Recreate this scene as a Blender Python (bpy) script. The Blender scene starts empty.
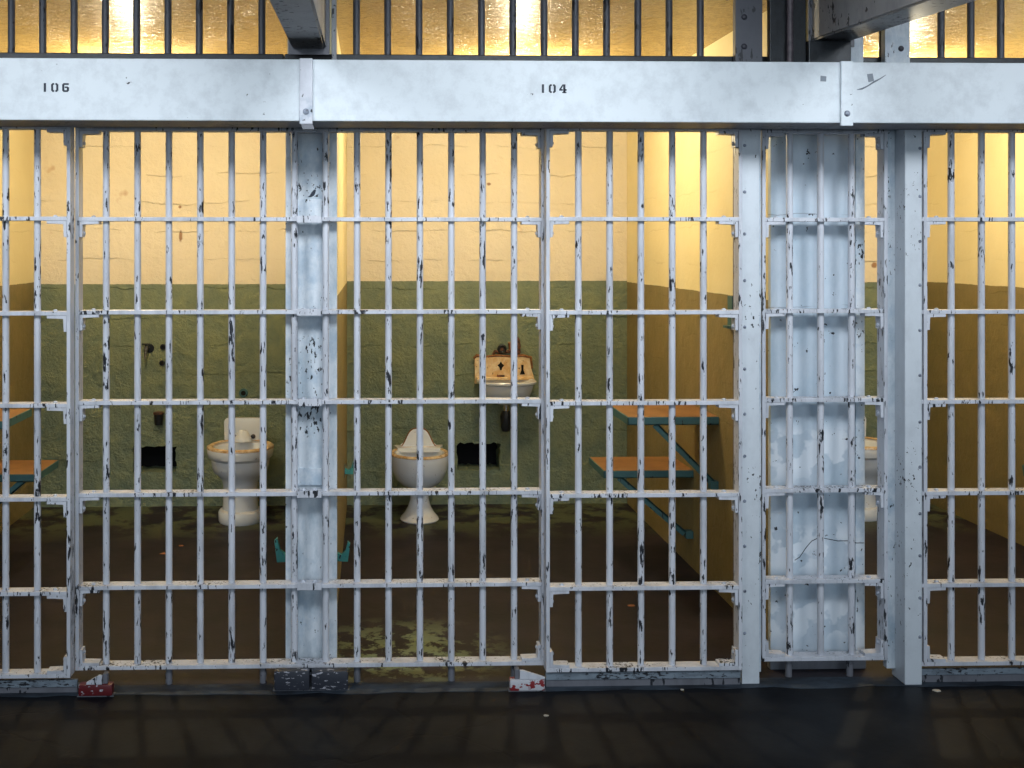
import bpy, bmesh, math, random
from mathutils import Vector, Matrix
random.seed(7)
S = bpy.context.scene
C = S.collection
PI = math.pi

# ---------------------------------------------------------------- camera
TH = math.radians(1.8); D = 3.857; EYE = 1.45; F = 1157.0
ST, CT = math.sin(TH), math.cos(TH)
PX, PY = 407.0, 249.0
cam = bpy.data.cameras.new('camera'); cam.sensor_width = 36; cam.lens = F*36/1024
cam.shift_x = (512-PX)/1024; cam.shift_y = -(384-PY)/1024
cam.clip_start = .05
co = bpy.data.objects.new('camera', cam); C.objects.link(co)
co.location = (0, -D, EYE); co.rotation_euler = (PI/2, 0, -TH)
S.camera = co

def X(px, Y):
    """world x of a measured column on the plane at depth Y"""
    k = (px-PX)/F; b = Y+D
    return b*(ST + k*CT)/(CT - k*ST)
def Z(py, x, Y):
    """world z of a measured row at world x on the plane at depth Y"""
    return EYE - (py-PY)*(x*ST+(Y+D)*CT)/F

# ---------------------------------------------------------------- node helpers
def new_mat(name):
    m = bpy.data.materials.new(name); m.use_nodes = True
    nt = m.node_tree; b = nt.nodes['Principled BSDF']
    return m, nt, b
def nd(nt, t, **kw):
    n = nt.nodes.new(t)
    for k, v in kw.items():
        if k.startswith('i_'):
            n.inputs[k[2:].replace('_', ' ')].default_value = v
        else: setattr(n, k, v)
    return n
def ln(nt, a, b): nt.links.new(a, b)
def ramp(nt, fac, stops, interp='LINEAR'):
    r = nt.nodes.new('ShaderNodeValToRGB'); r.color_ramp.interpolation = interp
    e = r.color_ramp.elements
    while len(e) < len(stops): e.new(.5)
    for i, (p, c) in enumerate(stops):
        e[i].position = p; e[i].color = (c[0], c[1], c[2], 1) if hasattr(c, '__len__') else (c, c, c, 1)
    ln(nt, fac, r.inputs[0]); return r.outputs[0]
def mixc(nt, fac, a, b, mode='MIX'):
    m = nt.nodes.new('ShaderNodeMix'); m.data_type = 'RGBA'; m.blend_type = mode
    for k, v in ((0, fac), (6, a), (7, b)):
        if isinstance(v, (int, float)): m.inputs[k].default_value = v
        elif isinstance(v, (tuple, list)): m.inputs[k].default_value = (*v[:3], 1)
        else: ln(nt, v, m.inputs[k])
    return m.outputs[2]
def math_(nt, op, a, b=None, c=None):
    m = nt.nodes.new('ShaderNodeMath'); m.operation = op
    for k, v in enumerate((a, b, c)):
        if v is None: continue
        if isinstance(v, (int, float)): m.inputs[k].default_value = v
        else: ln(nt, v, m.inputs[k])
    return m.outputs[0]
def coords(nt, scale=(1, 1, 1), rnd=True):
    tc = nt.nodes.new('ShaderNodeTexCoord')
    mp = nt.nodes.new('ShaderNodeMapping'); mp.inputs['Scale'].default_value = scale
    ln(nt, tc.outputs['Object'], mp.inputs[0])
    if rnd:
        oi = nt.nodes.new('ShaderNodeObjectInfo')
        m = math_(nt, 'MULTIPLY', oi.outputs['Random'], 40.0)
        cx = nt.nodes.new('ShaderNodeCombineXYZ')
        for i in range(3): ln(nt, m, cx.inputs[i])
        ln(nt, cx.outputs[0], mp.inputs['Location'])
    return mp.outputs[0]
def noise(nt, vec, scale, detail=4, rough=.55, dist=0):
    n = nd(nt, 'ShaderNodeTexNoise'); n.inputs['Scale'].default_value = scale
    n.inputs['Detail'].default_value = detail; n.inputs['Roughness'].default_value = rough
    n.inputs['Distortion'].default_value = dist
    ln(nt, vec, n.inputs['Vector']); return n.outputs['Fac']
def bump(nt, b, h, strength, dist):
    n = nd(nt, 'ShaderNodeBump'); n.inputs['Strength'].default_value = strength
    n.inputs['Distance'].default_value = dist
    ln(nt, h, n.inputs['Height']); ln(nt, n.outputs[0], b.inputs['Normal'])

def paint(name, base, chip=.66, chipcol=(.012, .014, .02), stretch=.3, cscale=55, dirt=.35,
          dirtcol=(.16, .17, .2), rough=.45, b_=.25, blue=None):
    """old enamel on steel: chips down to dark metal, grime and faint brush relief"""
    m, nt, b = new_mat(name)
    v = coords(nt, (1, 1, stretch)); v2 = coords(nt, (1, 1, 1))
    fine = noise(nt, v, cscale, 3, .6)
    clus = noise(nt, v2, 6, 3, .6)
    s = math_(nt, 'ADD', math_(nt, 'MULTIPLY', fine, .62), math_(nt, 'MULTIPLY', clus, .38))
    cf = ramp(nt, s, [(chip-.055, 0), (chip-.045, 1)])
    dn = noise(nt, v, 14, 6, .7)
    df = math_(nt, 'MULTIPLY', ramp(nt, dn, [(.45, 0), (.75, 1)]), dirt)
    col = mixc(nt, df, base, dirtcol)
    if blue: col = mixc(nt, ramp(nt, noise(nt, v2, 9, 5, .65), [(.5, 0), (.68, .75)]), col, blue)
    col = mixc(nt, cf, col, chipcol)
    ln(nt, col, b.inputs['Base Color']); b.inputs['Roughness'].default_value = rough
    h = math_(nt, 'SUBTRACT', math_(nt, 'MULTIPLY', noise(nt, v2, 70, 4), .3), cf)
    bump(nt, b, h, b_, .002)
    return m

M = {}
M['bar'] = paint('bar_enamel', (.64, .66, .72), .632, stretch=.22, dirt=.55, rough=.42, cscale=105)
M['door'] = paint('door_enamel', (.66, .68, .74), .635, stretch=.22, dirt=.5, rough=.42, cscale=105)
M['beam'] = paint('beam_enamel', (.68, .735, .775), .725, stretch=1, cscale=55, dirt=.3, rough=.4, b_=.12)
M['strap'] = paint('strap_enamel', (.62, .64, .70), .66, stretch=.8, cscale=50, dirt=.25, blue=(.1, .2, .3))
M['column'] = paint('column_enamel', (.68, .73, .78), .668, stretch=.45, cscale=85, dirt=.85,
                    dirtcol=(.24, .34, .42), rough=.5, b_=.35, blue=(.36, .47, .58))
M['post'] = paint('post_enamel', (.66, .71, .76), .685, stretch=.7, cscale=80, dirt=.2, rough=.42)
M['darkpaint'] = paint('dull_enamel', (.16, .165, .19), .64, dirt=.5, dirtcol=(.05, .05, .06), rough=.5)
M['transom'] = paint('transom_enamel_shaded', (.085, .09, .11), .64, dirt=.4, dirtcol=(.05, .05, .06), rough=.45)  # grey bars above the beam; the gallery's shade is put into this dark colour
M['bracket'] = paint('bracket_enamel', (.30, .31, .33), .64, stretch=.6, dirt=.5, dirtcol=(.12, .13, .14), rough=.5)
M['worn'] = paint('worn_steel', (.028, .032, .045), .60, chipcol=(.40, .40, .45), stretch=3, cscale=40, dirt=.6, dirtcol=(.02, .02, .03), rough=.45)
M['red'] = paint('chipped_red', (.13, .012, .016), .625, chipcol=(.5, .5, .55), stretch=1.5, cscale=45, dirt=.5, dirtcol=(.03, .01, .012), rough=.4)
M['whitered'] = paint('chipped_white', (.60, .60, .64), .575, chipcol=(.25, .02, .025), stretch=1.5, cscale=35, dirt=.2, rough=.45)
M['teal'] = paint('teal_enamel', (.055, .15, .16), .65, dirt=.3, dirtcol=(.03, .06, .07), rough=.5)
M['hook'] = paint('bright_teal_enamel', (.06, .36, .36), .62, dirt=.4, dirtcol=(.04, .1, .1), cscale=70, rough=.45)
M['track'] = paint('track_enamel', (.22, .27, .32), .60, stretch=3, cscale=50, dirt=.8, dirtcol=(.03, .035, .05), rough=.5)

def simple(name, col, rough=.5, metal=0, nscale=0, ncol=None, nb=0):
    m, nt, b = new_mat(name); b.inputs['Base Color'].default_value = (*col, 1)
    b.inputs['Roughness'].default_value = rough; b.inputs['Metallic'].default_value = metal
    v = coords(nt)
    n = noise(nt, v, nscale or 20, 5, .65)
    if ncol: ln(nt, mixc(nt, ramp(nt, n, [(.42, 0), (.62, 1)]), col, ncol), b.inputs['Base Color'])
    if nb: bump(nt, b, n, nb, .004)
    return m
M['rivet'] = simple('rivet_enamel', (.30, .34, .42), .4, 0, 60, (.08, .09, .12))
M['bolt'] = simple('bolt_enamel', (.6, .64, .72), .35, 0, 80, (.35, .38, .45))
M['darkbolt'] = simple('dark_bolt', (.05, .05, .065), .4)
M['ink'] = simple('stencil_ink', (.012, .02, .04), .6)
M['grey_patch'] = simple('grey_patch', (.20, .23, .27), .5)
M['hole'] = simple('hole_shade_black', (.004, .004, .005), 1)  # black painted in for the darkness inside openings
M['metal'] = simple('tarnished_brass', (.45, .42, .38), .3, .8, 40, (.06, .05, .04))
M['iron'] = simple('rusty_iron', (.05, .035, .028), .6, .2, 50, (.22, .08, .04), .5)
M['darkiron'] = simple('dark_trap', (.016, .02, .025), .4, .3, 50, (.01, .012, .015), .3)
M['chrome'] = simple('dull_chrome', (.6, .6, .6), .2, 1)
M['wood'] = simple('orange_board', (.30, .145, .05), .5, 0, 9, (.22, .10, .035), .15)
M['conduit'] = simple('conduit_paint', (.13, .105, .12), .5, 0, 30, (.06, .05, .06))
M['flake'] = simple('paint_flake', (.55, .5, .42), .7)
M['leaf'] = simple('rust_flake', (.30, .12, .05), .7)

def porcelain(name, stain=.5, white=(.72, .77, .83)):
    m, nt, b = new_mat(name)
    v = coords(nt)
    n = noise(nt, v, 18, 6, .7, .4)
    geo = nt.nodes.new('ShaderNodeNewGeometry')
    ao = nt.nodes.new('ShaderNodeSeparateXYZ'); ln(nt, geo.outputs['Normal'], ao.inputs[0])
    up = ramp(nt, ao.outputs[2], [(.25, 0), (.85, 1)])
    f = math_(nt, 'MULTIPLY', ramp(nt, n, [(.35, .25), (.65, 1)]), math_(nt, 'MULTIPLY', up, stain))
    col = mixc(nt, f, white, (.42, .24, .08))
    sp = ramp(nt, noise(nt, v, 55, 3, .6), [(.70, 0), (.72, 1)])
    col = mixc(nt, math_(nt, 'MULTIPLY', sp, .8), col, (.10, .045, .02))
    ln(nt, col, b.inputs['Base Color']); b.inputs['Roughness'].default_value = .18
    return m
M['china'] = porcelain('toilet_china', .35)
M['rust_rim'] = simple('rust_stain', (.17, .06, .02), .6, 0, 60, (.30, .13, .04), .5)
M['tan_rim'] = simple('stained_china', (.66, .52, .34), .25, 0, 30, (.40, .24, .10), .1)

def sinkback():
    m, nt, b = new_mat('sink_china')
    v = coords(nt); n = noise(nt, v, 20, 6, .7, .6)
    col = mixc(nt, ramp(nt, n, [(.36, 0), (.66, 1)]), (.80, .68, .46), (.62, .38, .15))
    col = mixc(nt, ramp(nt, noise(nt, v, 45, 4, .65), [(.63, 0), (.67, 1)]), col, (.12, .04, .015))
    ln(nt, col, b.inputs['Base Color']); b.inputs['Roughness'].default_value = .3
    return m
M['sinkback'] = sinkback()

STAINS = [(X(x, 2.7), Z(y, X(x, 2.7), 2.7), w, h) for x, y, w, h in ((180.5, 236, .012, .035), (180, 207, .010, .008), (489, 184, .014, .010), (874, 265, .02, .02))]
def concrete_paint(name, zc, ceiling=False, steel=False):  # steel: side walls, with warm lamplight put into the paint colours
    """rough concrete, cream above the paint line at height zc and olive green below"""
    m, nt, b = new_mat(name)
    tc = nt.nodes.new('ShaderNodeTexCoord'); v = tc.outputs['Object']
    sep = nt.nodes.new('ShaderNodeSeparateXYZ'); ln(nt, v, sep.inputs[0])
    big = noise(nt, v, 2.2, 4, .6); med = noise(nt, v, 9, 6, .62, .3)
    fine = noise(nt, v, 38, 6, .7)
    cream = mixc(nt, ramp(nt, big, [(.35, 0), (.7, 1)]), (.90, .82, .66), (.84, .75, .58))
    cream = mixc(nt, math_(nt, 'MULTIPLY', ramp(nt, noise(nt, v, 5.5, 3, .5), [(.70, 0), (.78, 1)]), .7), cream, (.45, .2, .05))
    green = mixc(nt, ramp(nt, med, [(.35, 0), (.68, 1)]), (.175, .235, .175), (.26, .31, .19))
    green = mixc(nt, ramp(nt, fine, [(.62, 0), (.75, .6)]), green, (.06, .085, .05))
    if steel:  # side walls: warm lamplight is put into both paint colours
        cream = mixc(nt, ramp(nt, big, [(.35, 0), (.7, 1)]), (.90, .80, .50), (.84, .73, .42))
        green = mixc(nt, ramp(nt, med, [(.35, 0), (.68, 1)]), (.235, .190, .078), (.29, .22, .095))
    for sx, sz, rw, rh in STAINS:
        dx = math_(nt, 'DIVIDE', math_(nt, 'SUBTRACT', sep.outputs[0], sx), rw); dz = math_(nt, 'DIVIDE', math_(nt, 'SUBTRACT', sep.outputs[2], sz), rh)
        dd = math_(nt, 'SQRT', math_(nt, 'ADD', math_(nt, 'MULTIPLY', dx, dx), math_(nt, 'MULTIPLY', dz, dz)))
        dd = math_(nt, 'ADD', dd, math_(nt, 'MULTIPLY', math_(nt, 'SUBTRACT', fine, .5), 1.2))
        if not steel and not ceiling: cream = mixc(nt, ramp(nt, dd, [(.6, .85), (1.0, 0)]), cream, (.30, .12, .03))
    if ceiling:
        col = mixc(nt, ramp(nt, fine, [(.55, 0), (.75, 1)]), (.66, .46, .17), (.34, .19, .05))
    else:
        w = math_(nt, 'ADD', sep.outputs[2], math_(nt, 'MULTIPLY', math_(nt, 'SUBTRACT', med, .5), .012))
        f = math_(nt, 'GREATER_THAN', w, zc)
        col = mixc(nt, f, green, cream)
    # board seams: thin irregular horizontal lines
    zz = math_(nt, 'ADD', sep.outputs[2], math_(nt, 'MULTIPLY', big, .10))
    zz = math_(nt, 'ADD', zz, math_(nt, 'MULTIPLY', med, .035))
    fr = math_(nt, 'FRACT', math_(nt, 'MULTIPLY', zz, 6.2))
    seam = math_(nt, 'SUBTRACT', 1.0, ramp(nt, fr, [(0, 0), (.045, 1)]))
    brk = ramp(nt, noise(nt, v, 3.3, 3, .6), [(.45, 0), (.6, 1)])
    seam = math_(nt, 'MULTIPLY', seam, brk)
    ln(nt, col, b.inputs['Base Color'])
    low = ramp(nt, math_(nt, 'SUBTRACT', zc+.1, sep.outputs[2]), [(0, .25), (.8, 1)])
    h = math_(nt, 'ADD', math_(nt, 'MULTIPLY', math_(nt, 'ADD', math_(nt, 'MULTIPLY', med, 1.1), math_(nt, 'MULTIPLY', fine, .55)), low if not ceiling else 1.0),
              math_(nt, 'MULTIPLY', seam, -.16))
    if ceiling:
        mp = nd(nt, 'ShaderNodeMapping'); mp.inputs['Scale'].default_value = (1, 2.4, 1); ln(nt, v, mp.inputs[0])
        cr = noise(nt, mp.outputs[0], 9, 9, .70, 1.4)
        ridg = math_(nt, 'ABSOLUTE', math_(nt, 'SUBTRACT', cr, .5))
        h = math_(nt, 'ADD', math_(nt, 'MULTIPLY', ramp(nt, ridg, [(0, 0), (.05, 1)]), .55), math_(nt, 'MULTIPLY', cr, 1.2))
        b.inputs['Roughness'].default_value = .22
        col = mixc(nt, ramp(nt, ridg, [(.0, .75), (.018, 0)]), col, (.12, .06, .02)); ln(nt, col, b.inputs['Base Color'])
        bump(nt, b, h, .6, .02)
    else:
        b.inputs['Roughness'].default_value = .5
        bump(nt, b, h, .35 if steel else 1.0, .03)
    return m

def floor_mat():
    m, nt, b = new_mat('cell_floor')
    tc = nt.nodes.new('ShaderNodeTexCoord'); v = tc.outputs['Object']
    n = noise(nt, v, 5, 7, .7, .3); n2 = noise(nt, v, 1.6, 4, .6); n3 = noise(nt, v, 30, 4, .7)
    col = mixc(nt, ramp(nt, n, [(.3, 0), (.7, 1)]), (.009, .0085, .0125), (.031, .022, .028))
    col = mixc(nt, ramp(nt, n3, [(.6, 0), (.75, .5)]), col, (.012, .009, .010))
    # worn green paint around the toilets at the back and near the column
    sep = nt.nodes.new('ShaderNodeSeparateXYZ'); ln(nt, v, sep.inputs[0])
    mk = ramp(nt, sep.outputs[1], [(0, 0), (1, 1)])
    mr = nd(nt, 'ShaderNodeMapRange'); mr.inputs['From Min'].default_value = 1.9; mr.inputs['From Max'].default_value = 2.35
    ln(nt, sep.outputs[1], mr.inputs['Value'])
    g = math_(nt, 'MULTIPLY', mr.outputs[0], ramp(nt, noise(nt, v, 4, 5, .7), [(.46, 0), (.52, 1)]))
    col = mixc(nt, g, col, (.085, .10, .055))
    # a second patch by the column between the cells
    vd = nd(nt, 'ShaderNodeVectorMath', operation='DISTANCE'); ln(nt, v, vd.inputs[0]); vd.inputs[1].default_value = (.12, .30, 0)
    near = ramp(nt, vd.outputs['Value'], [(.12, 1), (.42, 0)])
    g2 = math_(nt, 'MULTIPLY', near, ramp(nt, noise(nt, v, 7, 5, .7), [(.48, 0), (.53, 1)]))
    col = mixc(nt, g2, col, (.20, .25, .14))
    ln(nt, col, b.inputs['Base Color']); b.inputs['Roughness'].default_value = .55; b.inputs['Specular IOR Level'].default_value = .25
    bump(nt, b, n, .3, .006)
    return m
def corridor_mat():
    m, nt, b = new_mat('corridor_floor')
    tc = nt.nodes.new('ShaderNodeTexCoord'); v = tc.outputs['Object']
    n = noise(nt, v, 3.5, 7, .65, .4); n3 = noise(nt, v, 1.3, 4, .6)
    col = mixc(nt, ramp(nt, n, [(.35, 0), (.7, 1)]), (.003, .0042, .007), (.010, .0115, .015))
    vo = nd(nt, 'ShaderNodeTexVoronoi', feature='DISTANCE_TO_EDGE'); vo.inputs['Scale'].default_value = 1.1
    wv = nt.nodes.new('ShaderNodeMix'); wv.data_type = 'VECTOR'
    nn = nd(nt, 'ShaderNodeTexNoise'); nn.inputs['Scale'].default_value = 3; nn.inputs['Detail'].default_value = 6
    ln(nt, v, nn.inputs['Vector']); wv.inputs[0].default_value = .25
    ln(nt, v, wv.inputs[4]); ln(nt, nn.outputs['Color'], wv.inputs[5]); ln(nt, wv.outputs[1], vo.inputs['Vector'])
    ck = ramp(nt, vo.outputs['Distance'], [(0, 0), (.008, 1)])
    col = mixc(nt, ck, (.006, .006, .008), col)
    ln(nt, col, b.inputs['Base Color'])
    ln(nt, ramp(nt, n3, [(.3, .38), (.7, .6)]), b.inputs['Roughness'])
    b.inputs['Specular IOR Level'].default_value = .10
    bump(nt, b, math_(nt, 'ADD', n, math_(nt, 'MULTIPLY', ck, .3)), .22, .008)
    return m
M['cellfloor'] = floor_mat(); M['corridor'] = corridor_mat()
M['wall106'] = concrete_paint('cell_wall_paint_left', 1.252)
M['wall104'] = concrete_paint('cell_wall_paint_middle', 1.268)
M['wall102'] = concrete_paint('cell_wall_paint_right', 1.258)
M['side'] = concrete_paint('cell_side_warm_lit_paint', 1.262, steel=True)
M['ceil'] = concrete_paint('ceiling_paint', 9, True)

def panel_mat():
    m, nt, b = new_mat('panel_enamel')
    v = coords(nt, rnd=False); vs = coords(nt, (1, 1, .5), False)
    base = mixc(nt, ramp(nt, noise(nt, vs, 8, 5, .65), [(.42, 0), (.66, 1)]), (.62, .70, .78), (.46, .57, .66))
    sep = nt.nodes.new('ShaderNodeSeparateXYZ'); ln(nt, v, sep.inputs[0])
    def band(z0, z1, z2, z3):
        mr = nd(nt, 'ShaderNodeMapRange', interpolation_type='SMOOTHSTEP'); mr.inputs[1].default_value = z0; mr.inputs[2].default_value = z1
        mr2 = nd(nt, 'ShaderNodeMapRange', interpolation_type='SMOOTHSTEP'); mr2.inputs[1].default_value = z3; mr2.inputs[2].default_value = z2
        ln(nt, sep.outputs[2], mr.inputs[0]); ln(nt, sep.outputs[2], mr2.inputs[0])
        return math_(nt, 'MULTIPLY', mr.outputs[0], mr2.outputs[0])
    wn = ramp(nt, noise(nt, v, 11, 3, .5), [(.49, 0), (.53, 1)])
    a = math_(nt, 'ADD', band(.62, .70, .80, .86), math_(nt, 'ADD', band(.32, .36, .46, .52), band(.08, .14, .22, .27)))
    wf = math_(nt, 'MULTIPLY', math_(nt, 'MINIMUM', a, 1.0), wn)
    col = mixc(nt, wf, base, (.80, .86, .92))
    # grime spots, then hairline cracks across the paint
    sp = ramp(nt, noise(nt, v, 40, 3, .6), [(.69, 0), (.71, 1)])
    col = mixc(nt, sp, col, (.02, .02, .03))
    nz = noise(nt, v, 6, 4, .6)
    fr = math_(nt, 'FRACT', math_(nt, 'ADD', math_(nt, 'MULTIPLY', sep.outputs[2], 3.15), math_(nt, 'MULTIPLY', nz, .12)))
    cr = math_(nt, 'SUBTRACT', 1.0, ramp(nt, fr, [(0, 0), (.012, 1)]))
    cr = math_(nt, 'MULTIPLY', cr, ramp(nt, noise(nt, v, 5, 2), [(.42, 0), (.5, 1)]))
    col = mixc(nt, math_(nt, 'MULTIPLY', cr, .7), col, (.05, .06, .09))
    ln(nt, col, b.inputs['Base Color']); b.inputs['Roughness'].default_value = .45
    bump(nt, b, noise(nt, v, 30, 5), .2, .004)
    return m
M['panel'] = panel_mat()

# ---------------------------------------------------------------- mesh helpers
def box(bm, x0, x1, y0, y1, z0, z1, bev=0):
    vs = [bm.verts.new(p) for p in ((x0, y0, z0), (x1, y0, z0), (x1, y1, z0), (x0, y1, z0), (x0, y0, z1), (x1, y0, z1), (x1, y1, z1), (x0, y1, z1))]
    fs = [bm.faces.new([vs[i] for i in q]) for q in ((0, 3, 2, 1), (4, 5, 6, 7), (0, 1, 5, 4), (1, 2, 6, 5), (2, 3, 7, 6), (3, 0, 4, 7))]
    if bev:
        es = list({e for f in fs for e in f.edges})
        bmesh.ops.bevel(bm, geom=es, offset=bev, segments=2, affect='EDGES', profile=.6)
def prism(bm, pts, y0, y1, bev=0):
    """outline in x,z extruded along y"""
    a = [bm.verts.new((x, y0, z)) for x, z in pts]; b = [bm.verts.new((x, y1, z)) for x, z in pts]
    n = len(pts)
    fs = [bm.faces.new(a), bm.faces.new(b[::-1])]
    for i in range(n): fs.append(bm.faces.new((a[i], b[i], b[(i+1) % n], a[(i+1) % n])))
    if bev:
        es = list({e for f in fs[:2] for e in f.edges})
        bmesh.ops.bevel(bm, geom=es, offset=bev, segments=2, affect='EDGES', profile=.6)
def prism_z(bm, pts, z0, z1):
    a = [bm.verts.new((x, y, z0)) for x, y in pts]; b = [bm.verts.new((x, y, z1)) for x, y in pts]
    n = len(pts); bm.faces.new(a); bm.faces.new(b[::-1])
    for i in range(n): bm.faces.new((a[i], b[i], b[(i+1) % n], a[(i+1) % n]))
def tube(bm, path, r, seg=14, cap=True):
    rings = []
    path = [Vector(p) for p in path]
    rs = r if hasattr(r, '__len__') else [r]*len(path)
    up = None
    for i, p in enumerate(path):
        d = (path[min(i+1, len(path)-1)] - path[max(i-1, 0)]).normalized()
        if up is None: up = d.orthogonal().normalized()
        u = (up - d*up.dot(d)).normalized(); w = d.cross(u); up = u
        rings.append([bm.verts.new(p + (u*math.cos(a)+w*math.sin(a))*rs[i]) for a in (2*PI*k/seg for k in range(seg))])
    for a, b in zip(rings, rings[1:]):
        for k in range(seg): bm.faces.new((a[k], a[(k+1) % seg], b[(k+1) % seg], b[k]))
    if cap: bm.faces.new(rings[0][::-1]); bm.faces.new(rings[-1])
def lathe(bm, prof, c=(0, 0, 0), sy=1, seg=40, ysh=None, cap=True):
    rings = []
    for r, z in prof:
        off = ysh(z) if ysh else 0
        if r < 1e-5: rings.append([bm.verts.new((c[0], c[1]+off, c[2]+z))])
        else: rings.append([bm.verts.new((c[0]+r*math.cos(a), c[1]+off+r*sy*math.sin(a), c[2]+z)) for a in (2*PI*k/seg for k in range(seg))])
    for a, b in zip(rings, rings[1:]):
        if len(a) == 1 and len(b) == 1: continue
        for k in range(seg):
            if len(a) == 1: bm.faces.new((a[0], b[(k+1) % seg], b[k]))
            elif len(b) == 1: bm.faces.new((a[k], a[(k+1) % seg], b[0]))
            else: bm.faces.new((a[k], a[(k+1) % seg], b[(k+1) % seg], b[k]))
    if cap and len(rings[0]) > 1: bm.faces.new(rings[0][::-1])
def dome(bm, c, n, r, h=None):
    """a rivet or bolt head bulging along n"""
    n = Vector(n).normalized(); u = n.orthogonal().normalized(); w = n.cross(u); c = Vector(c); h = h or r*.7
    seg = 12; rings = []
    for t in (0, .35, .7):
        a = t*PI/2; rr = r*math.cos(a); rings.append([bm.verts.new(c+n*h*math.sin(a)+(u*math.cos(q)+w*math.sin(q))*rr) for q in (2*PI*k/seg for k in range(seg))])
    top = bm.verts.new(c+n*h)
    for a, b in zip(rings, rings[1:]):
        for k in range(seg): bm.faces.new((a[k], a[(k+1) % seg], b[(k+1) % seg], b[k]))
    for k in range(seg): bm.faces.new((rings[-1][k], rings[-1][(k+1) % seg], top))
    bm.faces.new(rings[0][::-1])

def obj(name, build, mat, parent=None, loc=(0, 0, 0), smooth=False):
    """build(bm) writes world coordinates relative to the parent's origin"""
    me = bpy.data.meshes.new(name); bm = bmesh.new(); build(bm)
    bmesh.ops.recalc_face_normals(bm, faces=bm.faces[:])
    if smooth:
        for f in bm.faces: f.smooth = True
        for e in bm.edges:
            if len(e.link_faces) == 2 and e.calc_face_angle(0) > math.radians(38): e.smooth = False
    bm.to_mesh(me); bm.free()
    me.materials.append(mat)
    o = bpy.data.objects.new(name, me); C.objects.link(o); o.location = loc
    if parent: o.parent = parent
    return o
def thing(name, label, cat, loc=(0, 0, 0), group=None, rz=0):
    o = bpy.data.objects.new(name, None); o.empty_display_size = .1; C.objects.link(o)
    o.location = loc; o.rotation_euler = (0, 0, rz)
    return tag(o, label, cat, group)
def tag(o, label, cat, group=None):
    o['label'] = label; o['category'] = cat
    if group: o['group'] = group
    return o
def struct(name, build, mat):
    o = obj(name, build, mat); o['kind'] = 'structure'; return o
def dupe(o, loc, parent):
    c = o.copy(); C.objects.link(c); c.parent = parent; c.location = loc; return c

# ---------------------------------------------------------------- the setting
YB = 2.70                       # back wall of the cells
XL6, XR6 = X(34, YB), -.285
XL4, XR4 = X(347, YB), X(627, YB)
XL2, XR2 = XR4+.17, X(925, YB)
H = 2.33
FY = .075                       # front ends of the partitions
struct('floor', lambda bm: box(bm, -4, 6, -9, 0, -.12, 0), M['corridor'])
struct('floor_cells', lambda bm: box(bm, -4, 6, 0, YB+.3, -.12, 0), M['cellfloor']).name = 'floor'
struct('ceiling', lambda bm: box(bm, -4, 6, .0, YB+.3, H, H+.12), M['ceil'])

def wall_with_hole(x0, x1, hole=None):
    """back wall panel with a ragged opening broken through it"""
    def f(bm):
        z0, z1 = 0, H; y = YB
        outer = [(x0, z0), (x1, z0), (x1, z1), (x0, z1)]
        if not hole:
            box(bm, x0, x1, y, y+.2, z0, z1); return
        hx0, hx1, hz0, hz1 = hole; rnd = random.Random(int(hx0*1000))
        inner = []
        def edge(ax, az, bx, bz, n):
            for i in range(n):
                t = i/n; j = .006
                inner.append((ax+(bx-ax)*t+rnd.uniform(-j, j), az+(bz-az)*t+rnd.uniform(-j, j)))
        edge(hx0, hz0, hx1, hz0, 12); edge(hx1, hz0, hx1, hz1, 8); edge(hx1, hz1, hx0, hz1, 12); edge(hx0, hz1, hx0, hz0, 8)
        vo = [bm.verts.new((x, y, z)) for x, z in outer]; vi = [bm.verts.new((x, y, z)) for x, z in inner]
        eo = [bm.edges.new((vo[i], vo[(i+1) % 4])) for i in range(4)]
        n = len(vi); ei = [bm.edges.new((vi[i], vi[(i+1) % n])) for i in range(n)]
        bmesh.ops.triangle_fill(bm, edges=eo+ei, use_beauty=True)
        vb = [bm.verts.new((v.co.x, y+.18, v.co.z)) for v in vi]
        for i in range(n): bm.faces.new((vi[i], vi[(i+1) % n], vb[(i+1) % n], vb[i]))
        bf = bm.faces.new(vb); bf.material_index = 1  # black backing stands in for the unlit depth of the opening
        b4 = [bm.verts.new((x, y+.2, z)) for x, z in outer]
        bm.faces.new(b4)
        for i in range(4): bm.faces.new((vo[i], vo[(i+1) % 4], b4[(i+1) % 4], b4[i]))
    return f
def hole_rect(pa, pb, ya, yb):
    xa, xb = X(pa, YB), X(pb, YB); xm = (xa+xb)/2
    return (xa, xb, Z(yb, xm, YB), Z(ya, xm, YB))
H6 = hole_rect(133, 176, 447, 472); H4 = hole_rect(457, 500, 443, 470)
struct('wall_back', wall_with_hole(XL6-.1, (XR6+XL4)/2, H6), M['wall106'])
struct('wall_back', wall_with_hole((XR6+XL4)/2, (XR4+XL2)/2, H4), M['wall104'])
struct('wall_back', wall_with_hole((XR4+XL2)/2, XR2+.1, None), M['wall102'])
for o in C.objects:
    if o.name.startswith('wall_back'): o.data.materials.append(M['hole'])
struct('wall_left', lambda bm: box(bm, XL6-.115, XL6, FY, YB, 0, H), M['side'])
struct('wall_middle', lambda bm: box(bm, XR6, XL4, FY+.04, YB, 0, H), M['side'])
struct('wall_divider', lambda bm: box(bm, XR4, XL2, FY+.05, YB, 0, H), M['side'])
struct('wall_right', lambda bm: box(bm, XR2, XR2+.115, FY, YB, 0, H), M['side'])

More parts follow.
